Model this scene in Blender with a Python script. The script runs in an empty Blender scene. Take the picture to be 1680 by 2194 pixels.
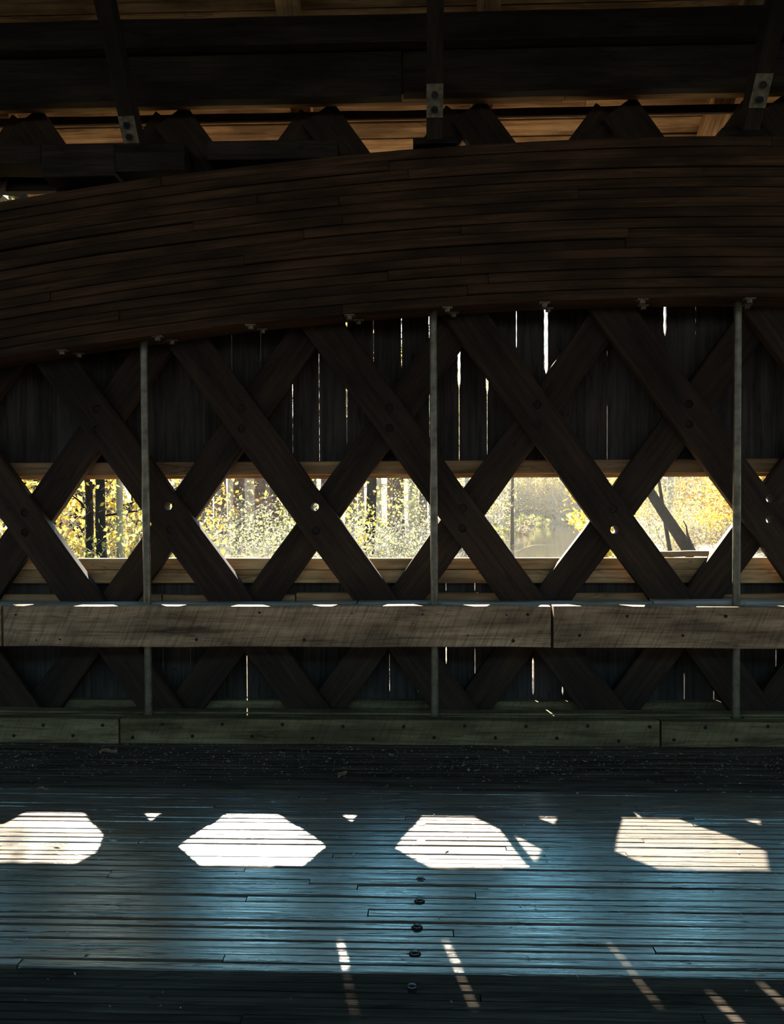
import bpy, bmesh, math, random
import numpy as np
from mathutils import Vector, Matrix

random.seed(11)
rng = np.random.default_rng(7)
S = bpy.context.scene
COL = S.collection
R = math.radians

# ------------------------------------------------------------------ camera
CAM_H, F_PX = 1.55, 1750.0
yaw, pitch, roll = R(1.9), R(1.05), R(0.22)
fwd = Vector((-math.sin(yaw) * math.cos(pitch), math.cos(yaw) * math.cos(pitch), -math.sin(pitch)))
rt = Vector((math.cos(yaw), math.sin(yaw), 0))
up = rt.cross(fwd)
r2 = rt * math.cos(roll) - up * math.sin(roll)
u2 = up * math.cos(roll) + rt * math.sin(roll)
cd = bpy.data.cameras.new('camera')
cd.sensor_fit = 'HORIZONTAL'
cd.sensor_width = 36.0
cd.lens = 36.0 * F_PX / 1680.0
cd.clip_start, cd.clip_end = 0.05, 900
cam = bpy.data.objects.new('camera', cd)
COL.objects.link(cam)
m = Matrix((r2, u2, -fwd)).transposed().to_4x4()
m.translation = (0, 0, CAM_H)
cam.matrix_world = m
S.camera = cam

# ------------------------------------------------------------------ sun, sky, exposure
HAZE = 0.0005
SKY = 4.6
SUN_AZ, SUN_EL = R(-11.9), R(36.8)
ld = bpy.data.lights.new('sun', 'SUN')
ld.energy = 40.0
ld.angle = R(0.53)
ld.color = (1.0, 0.88, 0.70)
sun = bpy.data.objects.new('sun', ld)
COL.objects.link(sun)
sd = Vector((math.sin(SUN_AZ) * math.cos(SUN_EL), math.cos(SUN_AZ) * math.cos(SUN_EL), math.sin(SUN_EL)))
sun.rotation_euler = sd.to_track_quat('Z', 'Y').to_euler()
sun.location = (-6, 30, 24)

W = bpy.data.worlds.new('sky')
S.world = W
W.use_nodes = True
nt = W.node_tree
nt.nodes.clear()
tc = nt.nodes.new('ShaderNodeTexCoord')
sx = nt.nodes.new('ShaderNodeSeparateXYZ')
cr = nt.nodes.new('ShaderNodeValToRGB')
bg = nt.nodes.new('ShaderNodeBackground')
wo = nt.nodes.new('ShaderNodeOutputWorld')
nt.links.new(tc.outputs['Generated'], sx.inputs[0])
nt.links.new(sx.outputs['Z'], cr.inputs[0])
dp = nt.nodes.new('ShaderNodeVectorMath')
dp.operation = 'DOT_PRODUCT'
nrmv = nt.nodes.new('ShaderNodeVectorMath')
nrmv.operation = 'NORMALIZE'
nt.links.new(tc.outputs['Generated'], nrmv.inputs[0])
nt.links.new(nrmv.outputs[0], dp.inputs[0])
dp.inputs[1].default_value = tuple(sd)
gl = nt.nodes.new('ShaderNodeMapRange')           # the sky is brighter on the sun's side
gl.interpolation_type = 'SMOOTHSTEP'
gl.inputs[1].default_value = 0.62
gl.inputs[2].default_value = 0.93
gl.inputs[3].default_value = 0.60
gl.inputs[4].default_value = 1.0
nt.links.new(dp.outputs['Value'], gl.inputs[0])
nt.links.new(cr.outputs[0], bg.inputs[0])
ms = nt.nodes.new('ShaderNodeMath')
ms.operation = 'MULTIPLY'
nt.links.new(gl.outputs[0], ms.inputs[0])
ms.inputs[1].default_value = SKY
nt.links.new(ms.outputs[0], bg.inputs[1])
nt.links.new(bg.outputs[0], wo.inputs[0])
els = cr.color_ramp.elements
els[0].position, els[0].color = 0.0, (0.50, 0.50, 0.48, 1)
els[1].position, els[1].color = 1.0, (0.015, 0.07, 0.16, 1)
for p, c in ((0.22, (0.42, 0.50, 0.58, 1)), (0.43, (0.38, 0.98, 1.28, 1)), (0.56, (0.25, 0.80, 1.15, 1)), (0.72, (0.04, 0.18, 0.34, 1))):
    e = els.new(p)
    e.color = c

S.view_settings.view_transform = 'Standard'
S.view_settings.look = 'None'
S.view_settings.exposure = 0.0
S.view_settings.gamma = 1.0
S.view_settings.use_curve_mapping = False
cy = S.cycles
cy.max_bounces = 8
cy.diffuse_bounces = 5
cy.glossy_bounces = 3
cy.transmission_bounces = 4
cy.volume_bounces = 0
cy.sample_clamp_indirect = 6.0
cy.caustics_reflective = False
cy.caustics_refractive = False
cy.use_denoising = True
cy.denoiser = 'OPENIMAGEDENOISE'
cy.use_adaptive_sampling = True
cy.adaptive_threshold = 0.015


def tag(o, label=None, cat=None, group=None, kind=None):
    if label: o['label'] = label
    if cat: o['category'] = cat
    if group: o['group'] = group
    if kind: o['kind'] = kind
    return o


def empty(name, loc, label=None, cat=None, group=None):
    o = bpy.data.objects.new(name, None)
    o.location = loc
    o.empty_display_size = 0.1
    COL.objects.link(o)
    return tag(o, label, cat, group)


# ------------------------------------------------------------------ materials
def mat_base(name):
    mt = bpy.data.materials.new(name)
    mt.use_nodes = True
    return mt, mt.node_tree, mt.node_tree.nodes, mt.node_tree.links, mt.node_tree.nodes['Principled BSDF']


def ramp(nodes, stops):
    n = nodes.new('ShaderNodeValToRGB')
    e = n.color_ramp.elements
    e[0].position, e[0].color = stops[0][0], (*stops[0][1], 1)
    e[1].position, e[1].color = stops[-1][0], (*stops[-1][1], 1)
    for p, c in stops[1:-1]:
        k = e.new(p)
        k.color = (*c, 1)
    return n


def wood(name, dark, mid, light, rough=0.8, spec=0.3, bump=0.5, gscale=(1.3, 26, 26), stain=0.6, saw=0.0, dist=0.004,
         coat=0.0, cracks=0.5, coatrough=0.2, rvar=0.0, cscale=13.0, coatbump=0.25):
    mt, t, N, L, b = mat_base(name)
    at = N.new('ShaderNodeAttribute')
    at.attribute_name = 'gc'
    mp = N.new('ShaderNodeMapping')
    mp.inputs['Scale'].default_value = gscale
    L.new(at.outputs['Vector'], mp.inputs['Vector'])
    n1 = N.new('ShaderNodeTexNoise')
    n1.inputs['Scale'].default_value = 1.6
    n1.inputs['Detail'].default_value = 7
    n1.inputs['Roughness'].default_value = 0.65
    n1.inputs['Distortion'].default_value = 0.6
    L.new(mp.outputs[0], n1.inputs['Vector'])
    r1 = ramp(N, [(0.28, dark), (0.5, mid), (0.74, light)])
    L.new(n1.outputs['Fac'], r1.inputs[0])
    mp2 = N.new('ShaderNodeMapping')
    mp2.inputs['Scale'].default_value = (1.6, 4.5, 4.5)
    L.new(at.outputs['Vector'], mp2.inputs['Vector'])
    n2 = N.new('ShaderNodeTexNoise')
    n2.inputs['Scale'].default_value = 1.3
    n2.inputs['Detail'].default_value = 5
    L.new(mp2.outputs[0], n2.inputs['Vector'])
    r2_ = ramp(N, [(0.36, (1 - stain,) * 3), (0.60, (1.0, 1.0, 1.0))])
    L.new(n2.outputs['Fac'], r2_.inputs[0])
    mx = N.new('ShaderNodeMix')
    mx.data_type = 'RGBA'
    mx.blend_type = 'MULTIPLY'
    mx.inputs[0].default_value = 1.0
    L.new(r1.outputs[0], mx.inputs[6])
    L.new(r2_.outputs[0], mx.inputs[7])
    colour = mx.outputs[2]
    height = n1.outputs['Fac']
    # long drying cracks
    mp3 = N.new('ShaderNodeMapping')
    mp3.inputs['Scale'].default_value = (0.7 if cscale < 20 else 1.1, cscale, cscale)
    L.new(at.outputs['Vector'], mp3.inputs['Vector'])
    n3 = N.new('ShaderNodeTexNoise')
    n3.inputs['Scale'].default_value = 1.0
    n3.inputs['Detail'].default_value = 3
    n3.inputs['Distortion'].default_value = 0.9
    L.new(mp3.outputs[0], n3.inputs['Vector'])
    r3 = ramp(N, [(0.485, (1, 1, 1)), (0.5, (0.12, 0.12, 0.12)), (0.515, (1, 1, 1))])
    L.new(n3.outputs['Fac'], r3.inputs[0])
    r3.color_ramp.interpolation = 'LINEAR'
    mc = N.new('ShaderNodeMix')
    mc.data_type = 'RGBA'
    mc.blend_type = 'MULTIPLY'
    mc.inputs[0].default_value = cracks
    L.new(colour, mc.inputs[6])
    L.new(r3.outputs[0], mc.inputs[7])
    colour = mc.outputs[2]
    ha = N.new('ShaderNodeMath')
    ha.operation = 'MULTIPLY_ADD'
    L.new(r3.outputs[0], ha.inputs[0])
    ha.inputs[1].default_value = 0.5 * cracks
    L.new(height, ha.inputs[2])
    height = ha.outputs[0]
    if saw > 0:
        mp4 = N.new('ShaderNodeMapping')
        mp4.vector_type = 'TEXTURE'
        mp4.inputs['Rotation'].default_value = (0, 0, R(-24))
        mp4.inputs['Scale'].default_value = (1 / 75, 1 / 5, 1 / 5)
        L.new(at.outputs['Vector'], mp4.inputs['Vector'])
        n4 = N.new('ShaderNodeTexNoise')
        n4.inputs['Scale'].default_value = 1.0
        n4.inputs['Detail'].default_value = 2
        L.new(mp4.outputs[0], n4.inputs['Vector'])
        r4 = ramp(N, [(0.34, (1 - saw,) * 3), (0.55, (1, 1, 1))])
        L.new(n4.outputs['Fac'], r4.inputs[0])
        m4 = N.new('ShaderNodeMix')
        m4.data_type = 'RGBA'
        m4.blend_type = 'MULTIPLY'
        m4.inputs[0].default_value = 1.0
        L.new(colour, m4.inputs[6])
        L.new(r4.outputs[0], m4.inputs[7])
        colour = m4.outputs[2]
    L.new(colour, b.inputs['Base Color'])
    b.inputs['Roughness'].default_value = rough
    if rvar > 0:
        mr = N.new('ShaderNodeMapRange')
        mr.inputs[3].default_value = rough - rvar
        mr.inputs[4].default_value = rough + rvar
        L.new(n1.outputs['Fac'], mr.inputs[0])
        L.new(mr.outputs[0], b.inputs['Roughness'])
    b.inputs['Specular IOR Level'].default_value = spec
    if coat > 0:
        b.inputs['Coat Weight'].default_value = coat
        b.inputs['Coat Roughness'].default_value = coatrough
        b.inputs['Coat IOR'].default_value = 2.7
    bp = N.new('ShaderNodeBump')
    bp.inputs['Strength'].default_value = bump
    bp.inputs['Distance'].default_value = dist
    L.new(height, bp.inputs['Height'])
    L.new(bp.outputs[0], b.inputs['Normal'])
    if coat > 0:
        bc = N.new('ShaderNodeBump')
        bc.inputs['Strength'].default_value = coatbump
        bc.inputs['Distance'].default_value = dist
        L.new(height, bc.inputs['Height'])
        L.new(bc.outputs[0], b.inputs['Coat Normal'])
    return mt


def plain(name, col, rough=0.7, metal=0.0, spec=0.5, nscale=9.0, var=0.35, bump=0.2):
    mt, t, N, L, b = mat_base(name)
    tcn = N.new('ShaderNodeTexCoord')
    n1 = N.new('ShaderNodeTexNoise')
    n1.inputs['Scale'].default_value = nscale
    n1.inputs['Detail'].default_value = 5
    L.new(tcn.outputs['Object'], n1.inputs['Vector'])
    c = np.array(col)
    r1 = ramp(N, [(0.3, tuple(c * (1 - var))), (0.7, tuple(np.minimum(c * (1 + var), 1)))])
    L.new(n1.outputs['Fac'], r1.inputs[0])
    L.new(r1.outputs[0], b.inputs['Base Color'])
    b.inputs['Roughness'].default_value = rough
    b.inputs['Metallic'].default_value = metal
    b.inputs['Specular IOR Level'].default_value = spec
    bp = N.new('ShaderNodeBump')
    bp.inputs['Strength'].default_value = bump
    bp.inputs['Distance'].default_value = 0.003
    L.new(n1.outputs['Fac'], bp.inputs['Height'])
    L.new(bp.outputs[0], b.inputs['Normal'])
    return mt


LEAF_K = 0.66


def leafmat(name, cols, trans=0.5):
    mt = bpy.data.materials.new(name)
    mt.use_nodes = True
    N, L = mt.node_tree.nodes, mt.node_tree.links
    N.clear()
    g = N.new('ShaderNodeNewGeometry')
    st = [(i / (len(cols) - 1), c) for i, c in enumerate(cols)]
    st = [(p_, tuple(q_ * LEAF_K for q_ in c_)) for p_, c_ in st]
    r1 = ramp(N, st)
    L.new(g.outputs['Random Per Island'], r1.inputs[0])
    d = N.new('ShaderNodeBsdfDiffuse')
    tr = N.new('ShaderNodeBsdfTranslucent')
    mx = N.new('ShaderNodeMixShader')
    mx.inputs[0].default_value = trans
    o = N.new('ShaderNodeOutputMaterial')
    L.new(r1.outputs[0], d.inputs[0])
    L.new(r1.outputs[0], tr.inputs[0])
    L.new(d.outputs[0], mx.inputs[1])
    L.new(tr.outputs[0], mx.inputs[2])
    L.new(mx.outputs[0], o.inputs[0])
    return mt


M = {}
M['floor'] = wood('floor_wood', (0.08, 0.065, 0.05), (0.165, 0.138, 0.108), (0.25, 0.21, 0.165), rough=0.5, spec=0.4, bump=0.9,
                  gscale=(1.6, 55, 40), stain=0.3, dist=0.006, coat=1.0, cracks=0.85, coatrough=0.13, rvar=0.1, cscale=42.0)
M['dusty'] = wood('dusty_floor_wood', (0.04, 0.033, 0.026), (0.10, 0.085, 0.07), (0.17, 0.145, 0.12), rough=0.95, spec=0.1, bump=0.9,
                  gscale=(1.4, 50, 40), stain=0.5, dist=0.006)
M['rail'] = wood('rail_timber_wood', (0.22, 0.135, 0.075), (0.50, 0.33, 0.20), (0.66, 0.46, 0.29), rough=0.8, spec=0.25, bump=0.5,
                 gscale=(1.0, 16, 16), stain=0.6, saw=0.35)
M['railtop'] = wood('grey_worn_wood', (0.18, 0.17, 0.155), (0.44, 0.41, 0.375), (0.60, 0.57, 0.53), rough=0.55, spec=0.5, bump=0.7,
                    gscale=(1.1, 34, 34), stain=0.4)
M['curb'] = wood('curb_timber_wood', (0.12, 0.098, 0.052), (0.26, 0.215, 0.115), (0.37, 0.31, 0.17), rough=0.9, spec=0.15, bump=0.5,
                 gscale=(1.0, 16, 16), stain=0.55, saw=0.2)
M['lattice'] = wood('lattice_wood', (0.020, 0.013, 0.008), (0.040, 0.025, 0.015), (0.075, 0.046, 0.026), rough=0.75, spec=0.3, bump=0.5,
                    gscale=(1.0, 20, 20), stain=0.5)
M['arch'] = wood('arch_wood', (0.030, 0.015, 0.007), (0.068, 0.037, 0.018), (0.13, 0.073, 0.036), rough=0.75, spec=0.25, bump=0.5,
                 gscale=(0.8, 22, 22), stain=0.6)
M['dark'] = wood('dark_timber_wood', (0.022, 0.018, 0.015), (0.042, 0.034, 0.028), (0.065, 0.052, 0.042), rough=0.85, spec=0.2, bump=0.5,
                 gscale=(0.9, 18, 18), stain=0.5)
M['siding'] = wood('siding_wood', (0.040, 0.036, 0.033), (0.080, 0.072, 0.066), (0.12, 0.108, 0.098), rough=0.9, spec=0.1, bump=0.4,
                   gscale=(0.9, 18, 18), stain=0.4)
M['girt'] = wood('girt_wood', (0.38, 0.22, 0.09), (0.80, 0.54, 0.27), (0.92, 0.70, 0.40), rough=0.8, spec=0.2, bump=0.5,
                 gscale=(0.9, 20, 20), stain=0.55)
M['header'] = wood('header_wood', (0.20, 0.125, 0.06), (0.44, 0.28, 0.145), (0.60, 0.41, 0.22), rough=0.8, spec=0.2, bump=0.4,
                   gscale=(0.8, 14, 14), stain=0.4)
M['soffit'] = wood('roof_board_wood', (0.30, 0.17, 0.08), (0.64, 0.42, 0.23), (0.84, 0.62, 0.38), rough=0.85, spec=0.15, bump=0.4,
                   gscale=(0.8, 20, 20), stain=0.6)
M['pale'] = wood('pale_eave_wood', (0.26, 0.23, 0.17), (0.60, 0.55, 0.44), (0.74, 0.69, 0.58), rough=0.85, spec=0.15, bump=0.3,
                 gscale=(2.2, 9, 9), stain=0.75)
M['rod'] = plain('galvanised_rod_metal', (0.17, 0.165, 0.12), rough=0.38, metal=0.5, nscale=22, var=0.4)
M['plate'] = plain('zinc_plate_metal', (0.20, 0.185, 0.135), rough=0.6, metal=0.4, nscale=30, var=0.5)
M['iron'] = plain('dark_bolt_iron', (0.10, 0.10, 0.11), rough=0.3, metal=0.9, nscale=30, var=0.4)
M['nail'] = plain('rusty_nail_iron', (0.02, 0.015, 0.012), rough=0.7, metal=0.4, nscale=40, var=0.4)
M['grit'] = plain('grit', (0.48, 0.42, 0.34), rough=0.9, nscale=60, var=0.5)
M['dryleaf'] = plain('dry_leaf', (0.30, 0.20, 0.12), rough=0.8, nscale=30, var=0.3)
M['bank'] = plain('bank_soil', (0.125, 0.088, 0.056), rough=0.95, nscale=1.5, var=0.4)
M['bark'] = plain('dark_bark', (0.026, 0.021, 0.020), rough=0.95, spec=0.1, nscale=5, var=0.5, bump=0.6)
M['redbark'] = plain('reddish_pine_bark', (0.11, 0.060, 0.045), rough=0.95, spec=0.1, nscale=3, var=0.5, bump=0.6)
M['palebark'] = plain('pale_bark', (0.34, 0.27, 0.19), rough=0.9, nscale=4, var=0.4, bump=0.6)
M['twig'] = plain('bare_twig_bark', (0.40, 0.36, 0.30), rough=0.85, nscale=4, var=0.45)
M['yellow'] = leafmat('yellow_leaves', [(0.95, 0.62, 0.08), (1.2, 0.86, 0.14), (1.1, 0.90, 0.26), (0.74, 0.62, 0.18), (1.1, 0.66, 0.12)])
M['orange'] = leafmat('orange_leaves', [(0.70, 0.24, 0.06), (0.85, 0.42, 0.10), (0.88, 0.58, 0.16), (0.80, 0.62, 0.22), (0.62, 0.26, 0.10)])
M['green'] = leafmat('yellow_green_leaves', [(0.36, 0.40, 0.12), (0.58, 0.56, 0.18), (0.72, 0.64, 0.20), (0.42, 0.46, 0.20)])
M['pale_leaf'] = leafmat('pale_bramble_leaves', [(0.52, 0.52, 0.30), (0.62, 0.60, 0.36), (0.70, 0.62, 0.24), (0.45, 0.47, 0.30), (0.60, 0.58, 0.42)])
M['tan_leaf'] = leafmat('tan_leaves', [(0.50, 0.38, 0.22), (0.66, 0.50, 0.24), (0.58, 0.50, 0.32), (0.46, 0.36, 0.26)])


# ------------------------------------------------------------------ mesh helpers
def smooth_noise(n, amp, per=5):
    k = max(2, n // per + 2)
    pts = rng.normal(0, 1, k)
    return np.interp(np.linspace(0, k - 1, n), np.arange(k), pts) * amp


class MB:
    """collects vertices, faces and grain coordinates of one mesh"""
    def __init__(self):
        self.v, self.f, self.g, self.mi = [], [], [], []

    def bar(self, p0, p1, w, t, side, n=None, cham=0.004, jit=0.002, mi=0, wf=None, shrink=0.0):
        p0, p1, side = Vector(p0), Vector(p1), Vector(side).normalized()
        ax = (p1 - p0)
        ln = ax.length
        ax.normalize()
        side = (side - ax * side.dot(ax)).normalized()
        nor = ax.cross(side)
        n = n or max(2, int(ln / 0.12) + 1)
        c = min(cham, w * 0.3, t * 0.3)
        sec = [(-w / 2 + c, -t / 2), (w / 2 - c, -t / 2), (w / 2, -t / 2 + c), (w / 2, t / 2 - c),
               (w / 2 - c, t / 2), (-w / 2 + c, t / 2), (-w / 2, t / 2 - c), (-w / 2, -t / 2 + c)]
        jt = [smooth_noise(n, jit, 3) for _ in range(8)]
        off = rng.uniform(-60, 60, 3)
        base = len(self.v)
        for i in range(n):
            s = ln * i / (n - 1)
            o = p0 + ax * s
            for k, (a, b) in enumerate(sec):
                a2 = a + (jt[k // 2 * 2][i] if k in (2, 3, 6, 7) else jt[0 if k in (0, 5) else 2][i])
                self.v.append(o + side * a2 + nor * (b + jt[4 if b < 0 else 5][i] * 0.5))
                self.g.append((s + off[0], a + off[1], b + off[2]))
        for i in range(n - 1):
            for k in range(8):
                a = base + i * 8 + k
                b = base + i * 8 + (k + 1) % 8
                self.f.append((a, b, b + 8, a + 8))
                self.mi.append(mi)
        self.f.append(tuple(base + k for k in range(7, -1, -1)))
        self.f.append(tuple(base + (n - 1) * 8 + k for k in range(8)))
        self.mi += [mi, mi]
        return self

    def tube(self, pts, radii, sides=8, mi=0, cap=True):
        pts = [Vector(p) for p in pts]
        base = len(self.v)
        off = rng.uniform(-60, 60, 3)
        s = 0
        prev = None
        for i, p in enumerate(pts):
            d = (pts[min(i + 1, len(pts) - 1)] - pts[max(i - 1, 0)]).normalized()
            if i: s += (p - pts[i - 1]).length
            if prev is None:
                h = Vector((0, 0, 1)) if abs(d.z) < 0.9 else Vector((1, 0, 0))
                a = d.cross(h).normalized()
            else:
                a = (prev - d * prev.dot(d)).normalized()
            prev = a
            b = d.cross(a)
            for k in range(sides):
                th = 2 * math.pi * k / sides
                self.v.append(p + (a * math.cos(th) + b * math.sin(th)) * radii[i])
                self.g.append((s + off[0], th * radii[i] + off[1], off[2]))
        for i in range(len(pts) - 1):
            for k in range(sides):
                x = base + i * sides + k
                y = base + i * sides + (k + 1) % sides
                self.f.append((x, y, y + sides, x + sides))
                self.mi.append(mi)
        if cap:
            self.f.append(tuple(base + k for k in range(sides - 1, -1, -1)))
            self.f.append(tuple(base + (len(pts) - 1) * sides + k for k in range(sides)))
            self.mi += [mi, mi]
        return self

    def build(self, name, mats, parent=None, origin=None, smooth=False):
        if not isinstance(mats, (list, tuple)): mats = [mats]
        me = bpy.data.meshes.new(name)
        V = np.array([tuple(x) for x in self.v], dtype=np.float64)
        if origin is None:
            if parent is not None:
                origin = Vector((0, 0, 0))
            else:
                lo, hi = V.min(0), V.max(0)
                origin = Vector(((lo[0] + hi[0]) / 2, (lo[1] + hi[1]) / 2, lo[2]))
        pl = Vector(parent.location) if parent is not None else Vector((0, 0, 0))
        o_w = Vector(origin) if parent is None else pl
        V = V - np.array(tuple(o_w))
        me.from_pydata([tuple(x) for x in V], [], self.f)
        for mt in mats: me.materials.append(mt)
        if len(mats) > 1: me.polygons.foreach_set('material_index', self.mi)
        if smooth: me.polygons.foreach_set('use_smooth', [True] * len(me.polygons))
        at = me.attributes.new('gc', 'FLOAT_VECTOR', 'POINT')
        at.data.foreach_set('vector', np.array(self.g, dtype=np.float32).ravel())
        me.update()
        o = bpy.data.objects.new(name, me)
        COL.objects.link(o)
        if parent is not None:
            o.parent = parent
        else:
            o.location = o_w
        return o


def np_mesh(name, V, Fq, mats, parent=None, loc=(0, 0, 0), label=None, cat=None, group=None, kind=None):
    me = bpy.data.meshes.new(name)
    V = np.asarray(V, dtype=np.float32)
    Fq = np.asarray(Fq, dtype=np.int32)
    me.vertices.add(len(V))
    me.vertices.foreach_set('co', V.ravel())
    nf, k = Fq.shape
    me.loops.add(nf * k)
    me.loops.foreach_set('vertex_index', Fq.ravel())
    me.polygons.add(nf)
    me.polygons.foreach_set('loop_start', np.arange(0, nf * k, k, dtype=np.int32))
    me.polygons.foreach_set('loop_total', np.full(nf, k, dtype=np.int32))
    me.update(calc_edges=True)
    me.materials.append(mats)
    o = bpy.data.objects.new(name, me)
    COL.objects.link(o)
    if parent is not None: o.parent = parent
    o.location = loc
    return tag(o, label, cat, group, kind)


def leaves(P, size, flat=0.0):
    """one rhombus per point of P"""
    n = len(P)
    a = rng.normal(0, 1, (n, 3))
    a[:, 2] *= (1 - flat)
    a /= np.linalg.norm(a, axis=1)[:, None]
    b = rng.normal(0, 1, (n, 3))
    b -= a * (a * b).sum(1)[:, None]
    b /= np.linalg.norm(b, axis=1)[:, None]
    s = (size * rng.uniform(0.6, 1.3, n))[:, None]
    V = np.stack([P - a * s * 0.5, P + b * s * 0.32 - a * s * 0.05, P + a * s * 0.5, P - b * s * 0.32 - a * s * 0.05], 1).reshape(-1, 3)
    return V, np.arange(4 * n).reshape(n, 4)


def strands(starts, dirs, length, rad, seg=6, droop=0.5, wig=0.12):
    """thin three-sided curved twigs, vectorised"""
    n = len(starts)
    L_ = length * rng.uniform(0.5, 1.2, n)
    rings = []
    p = starts.copy()
    d = dirs / np.linalg.norm(dirs, axis=1)[:, None]
    e1 = np.cross(d, rng.normal(0, 1, (n, 3)))
    e1 /= np.linalg.norm(e1, axis=1)[:, None]
    e2 = np.cross(d, e1)
    for i in range(seg + 1):
        r = (rad * (1 - 0.75 * i / seg))
        r = np.broadcast_to(r, (n,))[:, None]
        rings.append(np.stack([p + e1 * r, p - 0.5 * e1 * r + 0.87 * e2 * r, p - 0.5 * e1 * r - 0.87 * e2 * r], 1))
        p = p + d * (L_ / seg)[:, None]
        d = d + rng.normal(0, wig, (n, 3))
        d[:, 2] -= droop / seg
        d /= np.linalg.norm(d, axis=1)[:, None]
    V = np.stack(rings, 1).reshape(-1, 3)
    Fs = []
    for i in range(seg):
        for k in range(3):
            a = i * 3 + k
            b = i * 3 + (k + 1) % 3
            Fs.append([a, b, b + 3, a + 3])
    Fs = np.array(Fs)
    F_ = (Fs[None] + (np.arange(n) * (seg + 1) * 3)[:, None, None]).reshape(-1, 4)
    return V, F_


# ------------------------------------------------------------------ deck
DX0, DX1 = -20.0, 20.0
mb = MB()
y = -1.3
while y < 5.56:
    wdt = rng.uniform(0.040, 0.054)
    dusty = y > 4.28 or y < 2.63
    dz = 0.0 if y > 2.63 else -0.007
    x = DX0
    while x < DX1:
        ln = rng.uniform(2.6, 5.2)
        if x < -4.5: ln = min(max(ln, 4), -x + 4) if x < -8 else ln
        x2 = min(DX1, x + ln)
        gap = abs(rng.normal(0, 0.0025)) + 0.0008
        if rng.random() < 0.2: gap += rng.uniform(0.001, 0.004)
        top = dz + rng.normal(0, 0.0016)
        n = max(3, int((x2 - x) / 0.25))
        mb.bar((x, y + wdt / 2, top - 0.05), (x2 - 0.004, y + wdt / 2, top - 0.05), wdt - gap, 0.10, (0, 1, 0), n=n, cham=0.004, jit=0.0016,
               mi=1 if dusty else 0)
        x = x2
    y += wdt
tag(mb.build('floor', [M['floor'], M['dusty']]), 'weathered plank deck of narrow boards laid on edge', None, None, 'structure')
mb = MB()
mb.bar((DX0, 2.13, -0.16), (DX1, 2.13, -0.16), 6.9, 0.1, (0, 1, 0), n=2, jit=0)
tag(mb.build('trim_8', M['dark']), 'dark deck underlay', None, None, 'structure')


# ------------------------------------------------------------------ far wall: vertical siding with light gaps
def zy(py): return 1.55 + (1065 - py) * 5.57 / 1750.0


SL = {  # measured gap X position, list of (row top, row bottom, gap width)
    -2.848: [(830, 1000, .003)], -2.269: [(755, 800, .0025)], -2.067: [(745, 775, .003)], -1.869: [], -1.658: [(900, 990, .003)],
    -1.471: [(840, 960, .0035)], -1.277: [(640, 800, .004)], -1.078: [(640, 780, .0035)], -0.862: [(760, 886, .007), (886, 990, .004)],
    -0.680: [(745, 990, .0032)], -0.491: [(650, 886, .011), (886, 960, .0035)], -0.306: [(640, 780, .0045)], -0.116: [(640, 795, .0045)],
    0.075: [(640, 705, .012), (705, 890, .008), (890, 945, .003)], 0.274: [(738, 832, .016), (832, 992, .0035)],
    0.464: [(793, 838, .015), (838, 980, .0035)], 0.662: [(640, 745, .005), (880, 890, .004)], 0.861: [(640, 800, .024), (945, 982, .0045)],
    1.065: [(640, 700, .002)], 1.271: [(745, 775, .003), (860, 992, .0035)], 1.465: [(905, 968, .0025)], 1.655: [(640, 720, .018), (868, 882, .012)],
    1.860: [(640, 735, .003), (950, 982, .005)], 2.060: [], 2.262: [(750, 780, .003), (800, 828, .003)]}
SLO = {
    -2.848: [], -2.269: [], -2.067: [], -1.771: [(1240, 1275, .003), (1380, 1442, .0035)], -1.580: [(1380, 1447, .0035)],
    -1.190: [(1395, 1500, .006)], -1.0: [], -0.8: [], -0.56: [(1240, 1275, .002)], -0.38: [], -0.206: [(1395, 1492, .003)], -0.01: [(1465, 1492, .002)],
    0.182: [(1240, 1275, .003), (1380, 1430, .006)], 0.378: [(1240, 1275, .004), (1380, 1455, .0025)], 0.58: [], 0.772: [(1415, 1490, .010)],
    0.972: [(1460, 1490, .007)], 1.17: [(1390, 1400, .002)], 1.37: [(1440, 1452, .002)], 1.58: [], 1.790: [(1440, 1500, .004)],
    1.987: [(1443, 1500, .005)], 2.19: [], 2.400: [(1380, 1460, .005), (1245, 1262, .003)]}


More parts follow.
